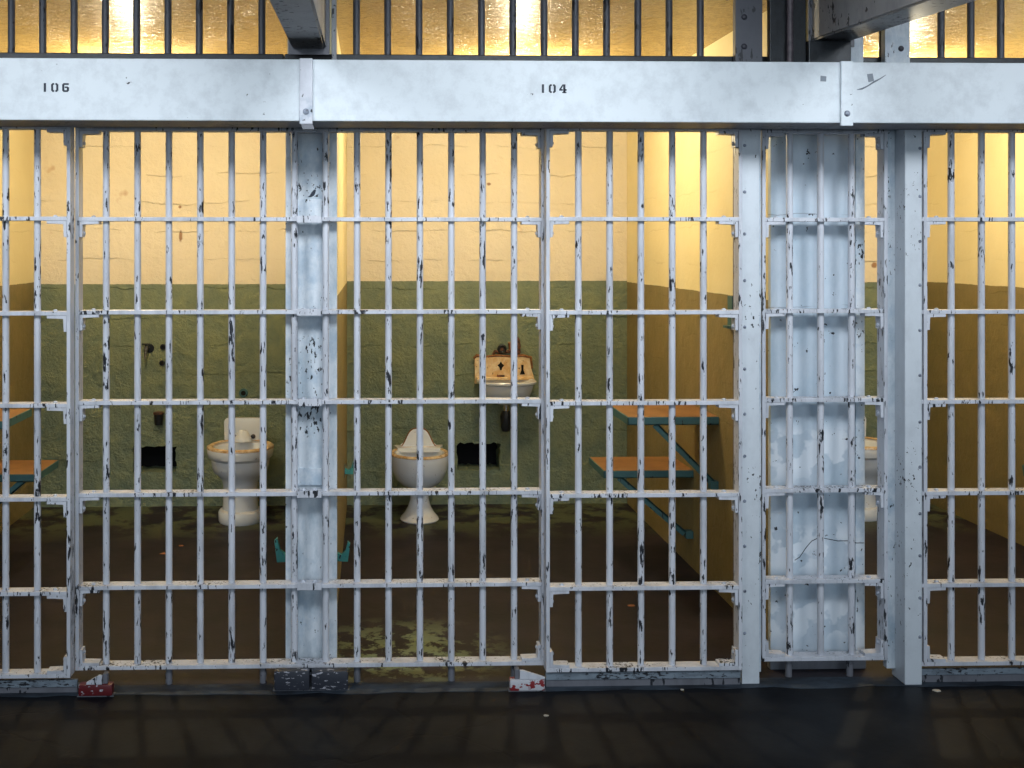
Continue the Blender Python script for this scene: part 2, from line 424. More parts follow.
# ---------------------------------------------------------------- grilles
R = .0112                                    # bar radius
ZR = [1.549, 1.240, .940, .635, .328]        # crossbar heights
RH = .0066                                   # half height of a crossbar's edge
def Lgusset(sx, sz):
    """angle bracket: foot lies against the crossbar, upright against the stile"""
    a, b, t = .064, .053, .0095
    def f(bm):
        pts = [(0, 0), (sx*a, 0), (sx*a, sz*t), (sx*(t+.002), sz*t), (sx*t, sz*(t+.002)), (sx*t, sz*b), (0, sz*b)]
        prism(bm, pts, 0, .042, .0012)
    return f
G = {}
def gusset(parent, x, y, z, sx, sz, mat, top=False):
    k = (sx, sz, mat.name)
    if k not in G:
        g = obj('gusset', Lgusset(sx, sz), mat, parent, (x, y, z))
        h = RH*2
        b1 = obj('bolt', lambda bm: dome(bm, (sx*.042, .022, -sz*h), (0, 0, -sz), .0085, .007), M['bolt'], g, smooth=True)
        b2 = obj('bolt', lambda bm: dome(bm, (sx*.009, .022, sz*.04), (sx, 0, 0), .008, .007), M['bolt'], g, smooth=True)
        G[k] = (g, b1, b2)
    else:
        g0, b1, b2 = G[k]
        g = dupe(g0, (x, y, z), parent)
        if not top: dupe(b1, b1.location, g)      # no room for a bolt head above the top rail
        dupe(b2, b2.location, g)
    return g

def grille(name, label, cat, x0, x1, yf, bars, ztop, zbot, mat, stiles=(), gus=(), feet=(), splice=None, zshift=0, thick=.055):
    """x0..x1 extent, yf front of the crossbars, bars = world x of the uprights"""
    xm = (x0+x1)/2
    r = thing(name, label, cat, (xm, yf+thick/2, 0), group=None)
    bb = None
    for i, bx in enumerate(bars):
        loc = (bx-xm, 0, 0)
        if bb is None:
            bb = obj('bar', lambda bm: tube(bm, [(0, 0, zbot-.004), (0, 0, (zbot+ztop)/2), (0, 0, ztop+.006)], R, 18), mat, r, loc, smooth=True)
        else: dupe(bb, loc, r)
    t = thick/2
    for j, z in enumerate(ZR + [ztop, zbot]):
        obj('crossbar', lambda bm: box(bm, x0-xm, x1-xm, -t, t, z-RH, z+RH, .0012), mat, r)
    for sx in stiles:
        obj('stile', lambda bm: box(bm, sx-xm-.006, sx-xm+.006, -t-.001, t+.001, zbot-RH, ztop+RH, .0012), mat, r)
    for gx, sd in gus:
        for z in ZR: gusset(r, gx-xm, -t+.002, z-RH-.0005, sd, -1, mat)
        gusset(r, gx-xm, -t+.002, ztop-RH-.0005, sd, -1, mat, True)
        gusset(r, gx-xm, -t+.002, zbot+RH+.0005, sd, 1, mat)
    ft = None
    for fx in feet:
        if ft is None: ft = obj('foot', lambda bm: tube(bm, [(0, 0, 0), (0, 0, zbot-RH)], .0115, 14), M['darkpaint'], r, (fx-xm, 0, 0), smooth=True)
        else: dupe(ft, (fx-xm, 0, 0), r)
    if splice:
        a, b = splice
        for j, z in enumerate(ZR):
            s = obj('splice_plate', lambda bm: box(bm, a-xm, b-xm, -t-.007, -t, z-.0115, z+.0115, .001), mat, r)
            for q in (.25, .72):
                obj('bolt', lambda bm: dome(bm, (a-xm+(b-a)*q, .0, z+RH), (0, 0, 1), .009, .008), M['bolt'], s, smooth=True)
    return r

ZT = 1.848; ZBF = .063; ZBD = .060
# fixed grille between the two doors (front of crossbars at y = 0)
xa, xb = X(77, 0), X(543, 0)
fb = [X(106.3+31.36*i, .028) for i in range(14)]
g1 = grille('fixed_grille', 'wide fixed white bar grille between two cell doors, in front of steel column', 'grille',
            xa, xb, 0, fb, ZT, ZBF, M['bar'], stiles=(xa, xb), gus=((xa+.007, 1), (xb-.007, -1)),
            feet=[fb[2], fb[5], fb[8], fb[11], fb[13]], splice=(X(297, 0), X(321.5, 0)))
# right fixed grille in front of the steel panel
xa, xb = X(764, 0), X(886, 0)
g2 = grille('fixed_grille', 'narrow fixed bar grille in front of pale blue steel panel', 'grille',
            xa, xb, 0, [X(789.5, .028), X(820.5, .028), X(851.2, .028)], ZT, ZBF+.004, M['bar'], stiles=(xa, xb),
            gus=((xa+.007, 1), (xb-.007, -1)), feet=[X(788.5, .028), X(849.5, .028)])
# sliding doors, 5 cm further forward
yd = -.058; yc = yd+.0265
xb = X(68.5, yd); xa = xb-.92
d1 = grille('cell_door', 'white barred sliding cell door cut off by left edge of photo', 'door', xa, xb, yd,
            [X(37.5, yc)-i*.1025 for i in range(8)], ZT, ZBD, M['door'], stiles=(xa, xb), gus=((xb-.007, -1),), thick=.053)
xa, xb = X(548, yd), X(740.5, yd)
d2 = grille('cell_door', 'white barred sliding cell door below the number 104, beside riveted post', 'door', xa, xb, yd,
            [X(578.3+31.25*i, yc) for i in range(5)], ZT, ZBD, M['door'], stiles=(xa, xb), gus=((xa+.007, 1), (xb-.007, -1)), thick=.053)
xa = X(922, yd); xb = xa+.95
d3 = grille('cell_door', 'white barred cell door at right edge of photo, beside thick post', 'door', xa, xb, yd,
            [X(951+30.3*i, yc) for i in range(7)], ZT, ZBD+.006, M['door'], stiles=(xa+.012, xb), gus=((xa+.018, 1),), thick=.053)

# chips of dark metal showing on the uprights of the fixed grille are in the enamel itself

# worn painted lip of the cell floor along the corridor
mm, nt_, bb_ = new_mat('threshold_paint')
v_ = coords(nt_, (.5, 1, 1), False)
c_ = mixc(nt_, ramp(nt_, noise(nt_, v_, 9, 7, .7), [(.40, 0), (.62, 1)]), (.008, .012, .020), (.045, .065, .090))
ln(nt_, c_, bb_.inputs['Base Color']); bb_.inputs['Roughness'].default_value = .6
M['threshold'] = mm
def lip(bm):
    rn = random.Random(4); n = 120
    pts = [(-4+10*i/n, -.075+rn.uniform(-.012, .012)) for i in range(n+1)]
    prism_z(bm, pts+[(6, .012), (-4, .012)], 0, .0015)
struct('trim_2', lip, M['threshold'])

# tracks under the doors
def track(px0, px1, z0, z1, label, ext=(0, 0)):
    x0, x1 = X(px0, -.05)-ext[0], X(px1, -.05)+ext[1]
    o = thing('door_track', label, 'track', ((x0+x1)/2, -.03, 0)); w = (x1-x0)/2
    obj('rail', lambda bm: box(bm, -w, w, -.018, -.004, z0, z1, .002), M['track'], o)
    obj('bed_plate', lambda bm: box(bm, -w, w, -.014, .024, 0, z0, .001), M['darkpaint'], o)
track(0, 77, .020, .043, 'worn steel floor track under the leftmost cell door', (.8, 0))
track(546, 741, .024, .048, 'worn steel floor track under the door of cell 104')
track(922, 1024, .026, .046, 'worn steel floor track under the rightmost cell door', (0, .7))

# guide blocks on the floor
def guide(px0, px1, z1, yf, mat, label, plate=None, name='door_guide'):
    x0, x1 = X(px0, yf), X(px1, yf); xm = (x0+x1)/2; w = (x1-x0)/2
    o = thing(name, label, 'door guide', (xm, yf+.03, 0), group=None)
    obj('roller_housing', lambda bm: box(bm, -w, w, -.03, .005, .003, z1, .006), mat, o, smooth=True)
    obj('base_plate', lambda bm: box(bm, -w-.004, w+.004, -.026, .004, 0, .003), M['darkpaint'], o)
    if plate:
        p0, p1, zt, right = plate
        a, b = X(p0, yf)-xm, X(p1, yf)-xm
        sgn = 1 if right else -1
        if sgn > 0: pts = [(a, z1), (b, z1), (b, zt), (b-.012, zt), (a, z1+.006)]
        else: pts = [(a, z1), (b, z1), (b, z1+.006), (a+.012, zt), (a, zt)]
        obj('wedge_plate', lambda bm: prism(bm, pts, -.028, -.016, .001), M['track'] if False else M['door'], o)
        e = (b+.001, b+.016) if sgn > 0 else (a-.016, a-.001)
        obj('stop_lug', lambda bm: box(bm, e[0], e[1], -.022, .002, z1 if abs(e[0]) < w else 0.003, zt+.004, .002), M['darkpaint'], o)
guide(78, 112, .040, -.085, M['red'], 'dark red chipped guide block on floor at the left door corner', (86, 102, .069, True))
guide(274, 309.5, .068, -.058, M['worn'], 'left of two worn dark steel blocks under the column')
guide(311.5, 348, .066, -.058, M['worn'], 'right of two worn dark steel blocks under the column')
guide(510, 545, .040, -.085, M['whitered'], 'white guide block with red chips beside the 104 door', (520, 545, .069, False))

# ---------------------------------------------------------------- posts, column, panel
def rivets(parent, pts, n=(0, -1, 0), mat=None, r=.0055, name='rivet'):
    first = None
    for p in pts:
        if first is None: first = obj(name, lambda bm: dome(bm, (0, 0, 0), n, r), mat or M['rivet'], parent, p, smooth=True)
        else: dupe(first, p, parent)
ZBB = 1.846       # underside of the long beam
# post between door 104 and the narrow grille
yp = -.040; x0, x1 = X(742, yp), X(759.5, yp)
p = thing('steel_post', 'slim white riveted steel post with chipped paint, right of 104 door', 'post', ((x0+x1)/2, 0, 0)); w = (x1-x0)/2
obj('shaft', lambda bm: box(bm, -w, w, yp, .03, 0, 1.8565, .003), M['post'], p)
obj('side_flange', lambda bm: box(bm, w, w+.015, -.012, .03, .03, 1.8565, .002), M['column'], p)
rivets(p, [(-w+.009, yp, z) for z in (1.795, 1.64, 1.50, 1.345, 1.19, 1.05, .90, .76, .61, .46, .31, .17)])
obj('guide_strip', lambda bm: box(bm, X(735, .05)-(x0+x1)/2, X(738.3, .05)-(x0+x1)/2, .045, .075, .07, ZBB-.02, .002), M['conduit'], p)
obj('foot', lambda bm: box(bm, -w+.001, w+.003, yp+.003, .03, -.0, .02, .002), M['darkpaint'], p)
# thick post
yp2 = -.066; x0, x1 = X(905, yp2), X(922.3, yp2); w = (x1-x0)/2
p = thing('steel_post', 'thick white box post standing before right door, with visible dark side', 'post', ((x0+x1)/2, 0, 0))
obj('shaft', lambda bm: box(bm, -w, w, yp2, .035, 0, 1.8565, .005), M['post'], p)
a = X(886.5, -.004)-(x0+x1)/2
obj('side_flange', lambda bm: box(bm, a+.005, -w, .005, .034, .03, 1.8565, .002), M['column'], p)
rivets(p, [(w-.008, yp2, z) for z in (1.785, 1.625, 1.475, 1.33, 1.18, 1.03, .875, .725, .57, .43, .29, .16)])

# column between cells 106 and 104
yk = .066; x0, x1 = X(285.5, yk), X(337, yk); xm = (x0+x1)/2
p = thing('steel_column', 'pale blue chipped steel column behind bars between cells 106 and 104', 'column', (xm, .1, 0))
l1, l2, r1, r2 = X(291.5, yk)-xm, X(297, .085)-xm, X(322, .085)-xm, X(327.5, yk)-xm
obj('web', lambda bm: box(bm, l2, r2, -.010, .012, 0, 1.8565, .002), M['column'], p)
obj('flange', lambda bm: box(bm, x0-xm, l1, -.034, .012, 0, 1.8565, .003), M['column'], p)
obj('flange', lambda bm: box(bm, r2, x1-xm, -.034, .012, 0, 1.8565, .003), M['column'], p)
obj('edge_strip', lambda bm: box(bm, l1, l2, -.024, .012, 0, 1.8565, .002), M['column'], p)
for z in (ZR[0], ZR[3]):
    b_ = obj('clip_plate', lambda bm: box(bm, l2+.001, r1, -.020, -.010, z+.012, z+.070, .002), M['column'], p)
chip = [(-.018, .0), (-.010, .006), (-.004, .017), (.004, .026), (.011, .030), (.013, .024), (.010, .012), (.004, .004), (-.006, -.001)]
obj('paint_chip', lambda bm: prism(bm, [(x*.9+.003, z*.9+ZR[0]+.078) for x, z in chip], -.0115, -.0095), M['ink'], p)

# steel panel at the right partition
yq = .095; x0, x1 = X(770.5, yq), X(864.5, yq); xm = (x0+x1)/2; w = (x1-x0)/2
p = thing('partition_cladding', 'wide pale blue steel panel with white smudges behind the narrow grille', 'panel', (xm, .11, 0))
obj('sheet', lambda bm: box(bm, -w, w-.033, -.015, .012, .03, 1.8565, .002), M['panel'], p)
obj('edge_strip', lambda bm: box(bm, w-.032, w, -.018, .012, .03, 1.8565, .002), M['column'], p)
obj('base_shoe', lambda bm: box(bm, -w-.003, w+.003, -.022, .012, 0, .031, .002), M['darkpaint'], p)
# the long crack in the paint of the panel
ck = [(795, 560), (800, 557), (806, 548), (812, 541), (820, 537), (828, 539), (838, 541), (848, 541), (856, 543), (864, 543)]
cw = [(X(a, yq-.004)-xm, Z(b, xm, yq)) for a, b in ck]
obj('paint_crack', lambda bm: tube(bm, [(x, -.0155 if x < w-.033 else -.0185, z) for x, z in cw], .0013, 6), M['ink'], p)

# ---------------------------------------------------------------- long beam over the cell fronts
yb = -.27
zt = Z(60.5, .5, yb)
def beam(px0, px1, label, ext=(0, 0)):
    a, b = X(px0, yb)-ext[0], X(px1, yb)+ext[1]; xm = (a+b)/2
    o = thing('lintel_beam', label, 'beam', (xm, yb, ZBB)); w = (b-a)/2
    obj('face_plate', lambda bm: box(bm, -w, w, 0, .012, 0, zt-ZBB, .003), M['beam'], o)
    obj('underside', lambda bm: box(bm, -w, w, .012, .20, 0, .012, .001), M['darkpaint'], o)
    obj('cover_plate', lambda bm: box(bm, -w, w, .012, .33, zt-ZBB-.012, zt-ZBB, .001), M['darkiron'], o)
    return o, xm
B1, bx1 = beam(0, 305.8, 'left length of long white beam, stencilled 106, above the bars', (.9, 0))
B2, bx2 = beam(306.2, 840.6, 'middle length of long white beam, stencilled 104, above the bars')
B3, bx3 = beam(841.2, 1024, 'right length of long white beam, unnumbered, above the right door', (0, .8))

def strap(px0, px1, label, mat, curl):
    a, b = X(px0, yb-.008), X(px1, yb-.008); xm = (a+b)/2; w = (b-a)/2
    o = thing('cover_strap', label, 'strap', (xm, yb, ZBB))
    obj('strip', lambda bm: box(bm, -w, w, -.010, .003, -.010, zt-ZBB+.002, .002), mat, o)
    obj('screw', lambda bm: dome(bm, (0, -.010, .028), (0, -1, 0), .010, .005), M['rivet'], o, smooth=True)
    if curl: obj('lower_lip', lambda bm: prism(bm, [(-w+.004, -.010), (w, -.010), (w+.006, -.026), (-w+.010, -.026)], -.008, .03, .001), M['darkpaint'], o)
strap(299.5, 312.5, 'narrow riveted strap over the beam joint above the central column', M['strap'], True)
strap(841, 853, 'narrow white strap over the beam joint above the blue panel', M['beam'], False)

# stencilled numbers
def stencil(text, px, py, parent, bx, gap):
    x0 = X(px, yb)-bx; s = 1/321.0*1.0
    zb = Z(py, 0, yb)-ZBB
    def glyph(ch, ox):
        u = s
        rects = {'1': [(0, 0, 2.2, 8.6)],
                 '0': [(0, 1, 2, 7.6), (5, 1, 7, 7.6), (1, 0, 3, 1.7), (4.2, 0, 6, 1.7), (1, 6.9, 3, 8.6), (4.2, 6.9, 6, 8.6)],
                 '6': [(0, 1, 2.1, 7.6), (1, 6.9, 6.4, 8.6), (2.6, 3.9, 5.6, 5.3), (4.6, 1, 6.7, 4.6), (1, 0, 5.8, 1.6)],
                 '4': [(4.0, 0, 6.2, 8.6), (0, 2.3, 3.6, 3.9), (4.0, 2.3, 7.4, 3.9), (3, 0, 7.2, 1.1)]}[ch]
        def f(bm):
            for a, b, c, d in rects: box(bm, ox+a*u, ox+c*u, -.0012, .0005, zb+b*u, zb+d*u)
            if ch == '4': prism(bm, [(ox+0, zb+3.9*u), (ox+1.9*u, zb+3.9*u), (ox+4.6*u, zb+8.6*u), (ox+3.3*u, zb+8.6*u)], -.0012, .0005)
        return f
    for ch, off in zip(text, gap):
        obj('stencilled_digit', glyph(ch, x0+off*s), M['ink'], parent)
stencil('106', 43.8, 93.2, B1, bx1, (0, 7.2, 18))
stencil('104', 541.8, 92.2, B2, bx2, (0, 7, 17.5))
# grey paint patches and a scratch either side of the right strap
for par, bx, pp in ((B2, bx2, [(820.5, 76), (826.3, 76.6), (826, 81.8), (820.3, 81.5)]), (B3, bx3, [(867, 74.3), (872.5, 73.5), (874, 81), (868.5, 82.3)])):
    obj('paint_patch', lambda bm: prism(bm, [(X(a, yb)-bx, Z(b, 1.6, yb)-ZBB) for a, b in pp], -.001, .0005), M['grey_patch'], par)
obj('scratch', lambda bm: tube(bm, [(X(a, yb)-bx3, -.0005, Z(b, 1.7, yb)-ZBB) for a, b in ((857, 90), (862, 89), (868, 86), (874, 82), (880, 79), (886, 75))], [.0008, .003, .002, .003, .0018, .0008], 6), M['grey_patch'], B3)

# ---------------------------------------------------------------- transom grilles above the beam
yt = .028; Z1 = 2.56
def transom(label, px0, px1, bars, ext=(0, 0)):
    a, b = X(px0, 0)-ext[0], X(px1, 0)+ext[1]; xm = (a+b)/2; w = (b-a)/2
    o = thing('transom_grille', label, 'grille', (xm, yt, 2.03))
    obj('bottom_rail', lambda bm: box(bm, -w, w, -.045, .03, -.173, .066, .003), M['darkiron'], o)
    bb = None
    for bx in bars:
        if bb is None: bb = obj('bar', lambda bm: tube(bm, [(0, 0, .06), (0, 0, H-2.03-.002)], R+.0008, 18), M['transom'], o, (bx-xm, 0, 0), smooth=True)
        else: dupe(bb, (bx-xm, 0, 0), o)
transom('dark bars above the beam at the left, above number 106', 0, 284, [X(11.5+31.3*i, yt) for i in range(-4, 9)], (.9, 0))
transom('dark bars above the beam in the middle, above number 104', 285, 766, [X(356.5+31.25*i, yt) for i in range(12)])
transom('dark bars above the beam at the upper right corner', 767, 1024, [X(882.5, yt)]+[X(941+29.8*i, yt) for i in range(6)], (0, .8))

# uprights carrying on above the beam
def upright(px0, px1, yf, mat, label, riv=(), name='upright_plate', d=.03, z0=2.0):
    a, b = X(px0, yf), X(px1, yf); xm = (a+b)/2; w = (b-a)/2
    o = thing(name, label, 'upright', (xm, yf, z0))
    obj('plate', lambda bm: box(bm, -w, w, 0, d, 0, 2.60-z0, .002), mat, o)
    if riv: rivets(o, [(rx, 0, Z(ry, a, yf)-z0) for rx, ry in riv], mat=M['darkbolt'], r=.010)
    return o, w
o, w = upright(735.5, 762.5, -.055, M['transom'], 'dark riveted steel plate above the beam, left of angled bracket', ((-.016, 17), (-.016, 46.5)), z0=2.037)
obj('latch_tab', lambda bm: prism(bm, [(-w-.026, .24), (-w, .245), (-w, .5), (-w-.026, .5)], .004, .018, .001), M['iron'], o)
upright(770, 806, -.096, M['darkiron'], 'black steel stanchion above the beam, behind the angled bracket', name='stanchion', d=.03, z0=2.037)
a = X(790, -.115)
o = thing('conduit_pipe', 'thin brown vertical pipe above beam in front of black stanchion', 'pipe', (a, -.115, 2.037))
obj('pipe', lambda bm: tube(bm, [(0, 0, 0), (0, 0, .56)], .0105, 16), M['conduit'], o, smooth=True)
obj('collar', lambda bm: tube(bm, [(0, 0, 0), (0, 0, .02)], .016, 16), M['darkpaint'], o, smooth=True)
upright(885, 910, -.05, M['column'], 'pale blue riveted plate above the beam at upper right', ((.012, 48.5),), z0=2.037)
upright(850, 863.5, -.05, M['column'], 'narrow pale plate above beam directly below the angled bracket', z0=2.037)
upright(331.5, 336.5, -.078, M['bracket'], 'thin grey upright strip above beam beside the left bracket', z0=2.037)

# ---------------------------------------------------------------- gallery brackets and walkway over the corridor
def bracket(label, x0, x1, z0, drop, top, mat):
    """box arm running from the cell front out over the corridor"""
    o = thing('gallery_bracket', label, 'bracket', ((x0+x1)/2, -.06, z0)); w = (x1-x0)/2; L = .98
    def arm(bm):
        v = []
        for y, dz in ((0, 0), (-L, -drop)):
            for x, z in ((-w, dz), (w, dz), (w, top), (-w, top)): v.append(bm.verts.new((x, y, z)))
        a, b = v[:4], v[4:]
        fs = [bm.faces.new(a), bm.faces.new(b)]+[bm.faces.new((a[i], a[(i+1) % 4], b[(i+1) % 4], b[i])) for i in range(4)]
        bmesh.ops.bevel(bm, geom=list({e for f in fs for e in f.edges}), offset=.006, segments=2, affect='EDGES')
    obj('arm', arm, mat, o)
    obj('end_plate', lambda bm: box(bm, -w-.012, w+.012, -.008, .0, -.02, top, .002), M['darkpaint'], o)
xa, xb = X(292, -.06), X(326, -.06)
bracket('short grey bracket arm coming forward above the beam joint at left', xa, xb, Z(49, -.2, -.06), .032, 2.62-Z(49, -.2, -.06), M['bracket'])
xa, xb = X(811, -.06), X(850, -.06)
bracket('large grey bracket arm slanting across the upper right, above the beam', xa, xb, Z(41, 1.4, -.06), .046, 2.62-Z(41, 1.4, -.06), M['bracket'])
kx = (X(806, -.09)+X(848, -.09))/2; kw = (X(848, -.09)-X(806, -.09))/2
o = thing('bracket_seat', 'black steel seat under the slanting bracket, on top of beam', 'bracket seat', (kx, -.115, 2.037))
obj('block', lambda bm: box(bm, -kw, kw, 0, .03, 0, .096, .003), M['darkiron'], o)
obj('flange', lambda bm: box(bm, -kw-.006, kw+.006, -.02, .03, 0, .010, .002), M['darkpaint'], o)
o = obj('walkway_deck', lambda bm: box(bm, -4, 6, -1.45, .0, 2.62, 2.70), M['bracket'])
o['kind'] = 'structure'; o.name = 'trim_1'

# ---------------------------------------------------------------- cell fittings
def toilet_round(x, y):
    o = thing('toilet', 'white toilet with scalloped hump back and flared foot in middle cell', 'toilet', (x, y, 0))
    prof = [(.100, 0), (.104, .006), (.098, .018), (.080, .038), (.062, .07), (.050, .11), (.047, .15), (.055, .172), (.095, .190), (.128, .222), (.148, .27), (.157, .32), (.160, .352), (.156, .362),
            (.148, .364), (.128, .358), (.118, .33), (.09, .28), (.04, .25), (0, .245)]
    obj('bowl', lambda bm: lathe(bm, prof, sy=1.15, seg=56, ysh=lambda z: 0), M['china'], o, smooth=True)
    def rim(bm):
        lathe(bm, [(.134, .3605), (.150, .3655), (.1605, .360), (.163, .354), (.158, .350)], sy=1.15, seg=56, cap=False)
    obj('rim', rim, M['tan_rim'], o, smooth=True)
    hump = []
    for i in range(33):
        t = -1+2*i/32
        hump.append((t*.100, .365+.012*(1-abs(t))+.092*math.exp(-abs(t*1.38)**4.5)))
    obj('back_hump', lambda bm: prism(bm, [(-.100, .345)]+hump+[(.100, .345)], .125, .165, .006), M['china'], o, smooth=True)
    obj('hump_edge', lambda bm: tube(bm, [(a*1.01, .127, b+.002) for a, b in hump], .0035, 8), M['rust_rim'], o, smooth=True)
    obj('shelf', lambda bm: prism_z(bm, [(-.115, .07), (.115, .07), (.135, .17), (-.135, .17)], .348, .372), M['china'], o)
    obj('lug', lambda bm: box(bm, -.182, -.155, -.01, .02, .340, .358, .004), M['rust_rim'], o)
    obj('soil_pipe', lambda bm: tube(bm, [(.05, .06, .14), (.07, .13, .13), (.075, .22, .12), (.075, YB-y, .12)], .026, 16), M['china'], o, smooth=True)
s4 = 2.34
toilet_round(X(419.5, s4), s4)
def toilet_square(x, y, label):
    o = thing('toilet', label, 'toilet', (x, y, 0))
    prof = [(.112, 0), (.116, .008), (.116, .055), (.110, .064), (.094, .068), (.092, .10), (.092, .19), (.096, .215), (.115, .245), (.142, .268), (.152, .30), (.156, .335), (.172, .35), (.176, .372), (.176, .395), (.170, .404),
            (.156, .404), (.138, .392), (.128, .36), (.10, .30), (.05, .28), (0, .275)]
    obj('bowl', lambda bm: lathe(bm, prof, sy=1.12, seg=56), M['china'], o, smooth=True)
    obj('rim_stain', lambda bm: lathe(bm, [(.143, .402), (.162, .4085), (.1755, .402), (.178, .394), (.172, .39)], sy=1.12, seg=56, cap=False), M['tan_rim'], o, smooth=True)
    def plate(bm):
        pts = []
        a, z0, z1, r = .107, .385, .525, .02
        for cx, cz, q in ((a-r, z1-r, 0), (-a+r, z1-r, 1)):
            for k in range(6):
                t = (q + k/5)*PI/2; pts.append((cx+r*math.cos(t), cz+r*math.sin(t)))
        prism(bm, pts+[(-a, z0), (a, z0)], .155, .185, .005)
    obj('back_plate', plate, M['china'], o, smooth=True)
    obj('inlet_boss', lambda bm: lathe(bm, [(.05, 0), (.046, .018), (.034, .034), (.026, .05), (.018, .058), (0, .060)], c=(0, .125, .405), sy=.7, seg=24), M['china'], o, smooth=True)
    for sx in (-1, 1):
        obj('bolt', lambda bm: dome(bm, (sx*.052, .155, .425), (0, -1, 0), .013, .012), M['darkbolt'], o, smooth=True)
    obj('soil_pipe', lambda bm: tube(bm, [(0, .05, .14), (0, .16, .14), (0, YB-y, .14)], .04, 16), M['china'], o, smooth=True)
toilet_square(X(240.5, 2.34), 2.34, 'white toilet with square back plate and straight pedestal in left cell')
toilet_square(X(859, 2.34), 2.34, 'toilet seen as a sliver right of the blue panel')

# wash basin in the middle cell
xs = X(503.5, YB)
sk = thing('wash_basin', 'stained white wash basin with rusty back plate on back wall of middle cell', 'sink', (xs, YB+.002, .6))
zz = lambda py, Y=YB: Z(py, xs, Y)-.6
def bplate(bm):
    prism(bm, [(X(474.5, YB)-xs, zz(383)), (X(535.0, YB)-xs, zz(383)), (X(530.5, YB)-xs, zz(368)), (X(529, YB)-xs, zz(357)), (X(524, YB)-xs, zz(355.5)), (X(477, YB)-xs, zz(355.5)), (X(474, YB)-xs, zz(358))], -.035, 0, .004)
obj('back_plate', bplate, M['sinkback'], sk)
zr = Z(383, xs, YB-.26)-.6
def bowl(bm):
    seg = 36; rings = []
    def ring(sx, sy, z, yc=0):
        out = []
        for k in range(seg):
            t = 2*PI*k/seg; c_, s_ = math.cos(t), math.sin(t)
            ex = .55 if True else 1
            px = math.copysign(abs(c_)**.7, c_)*sx; py = math.copysign(abs(s_)**.8, s_)*sy
            out.append(bm.verts.new((px, -.145+py+yc, z)))
        return out
    spec = [(.04, .04, zr-.135, .02), (.09, .07, zr-.12, .02), (.130, .10, zr-.09, .01), (.142, .118, zr-.05, 0), (.150, .126, zr-.02, 0), (.164, .138, zr-.012, 0), (.166, .140, zr-.003, 0), (.162, .137, zr+.002, 0),
            (.155, .12, zr, 0), (.146, .108, zr-.01, 0), (.12, .09, zr-.06, 0), (.07, .05, zr-.085, 0), (.02, .02, zr-.09, 0)]
    for q in spec: rings.append(ring(*q))
    for a, b in zip(rings, rings[1:]):
        for k in range(seg): bm.faces.new((a[k], a[(k+1) % seg], b[(k+1) % seg], b[k]))
    bm.faces.new(rings[0][::-1]); bm.faces.new(rings[-1])
obj('basin', bowl, M['china'], sk, smooth=True)
obj('stained_ledge', lambda bm: box(bm, -.160, .161, -.075, -.02, zr-.006, zr+.010, .004), M['sinkback'], sk)
def diamond(bm):
    cx = X(501, YB-.04)-xs; cz = zz(366, YB-.04)
    pts = [(0, .026), (.008, .012), (.019, .004), (.008, -.010), (.004, -.024), (-.004, -.024), (-.008, -.010), (-.019, .004), (-.008, .012)]
    prism(bm, [(cx+a, cz+b) for a, b in pts], -.037, -.034)
obj('tap_hole_shade', diamond, M['hole'], sk)
cx = X(522.5, YB-.04)-xs; cz = zz(370, YB-.04)
obj('tap_hole_shade', lambda bm: prism(bm, [(cx-.007, cz+.028), (cx+.007, cz+.028), (cx+.006, cz), (cx+.016, cz-.026), (cx-.014, cz-.026), (cx-.005, cz)], -.037, -.034), M['hole'], sk)
cx2 = X(501.5, YB-.08)-xs; cz2 = zz(377.5, YB-.08)
obj('spout_stub', lambda bm: (box(bm, cx2-.022, cx2+.022, -.050, -.034, cz2-.014, cz2+.010, .003), dome(bm, (cx2-.008, -.05, cz2), (0, -1, 0), .008), dome(bm, (cx2+.012, -.05, cz2+.002), (0, -1, 0), .007)), M['iron'], sk, smooth=True)
obj('rust_edge', lambda bm: tube(bm, [(X(a, YB)-xs, -.032, zz(b)) for a, b in ((473, 358), (476, 355), (486, 356), (498, 355), (510, 356), (522, 355), (530, 357), (531.5, 368))], [.006, .010, .006, .007, .006, .009, .009, .005], 8), M['rust_rim'], sk, smooth=True)
obj('tail_pipe', lambda bm: tube(bm, [(0, -.12, zr-.13), (0, -.12, zr-.17)], .020, 16), M['chrome'], sk, smooth=True)
obj('trap', lambda bm: lathe(bm, [(0, -.29), (.022, -.285), (.030, -.26), (.031, -.22), (.033, -.20), (.028, -.185), (.022, -.17), (.0, -.168)], c=(0, -.12, zr), seg=24), M['darkiron'], sk, smooth=True)
obj('waste_pipe', lambda bm: tube(bm, [(0, -.12, zr-.22), (0, -.05, zr-.22), (0, 0, zr-.22)], .017, 12), M['darkiron'], sk, smooth=True)
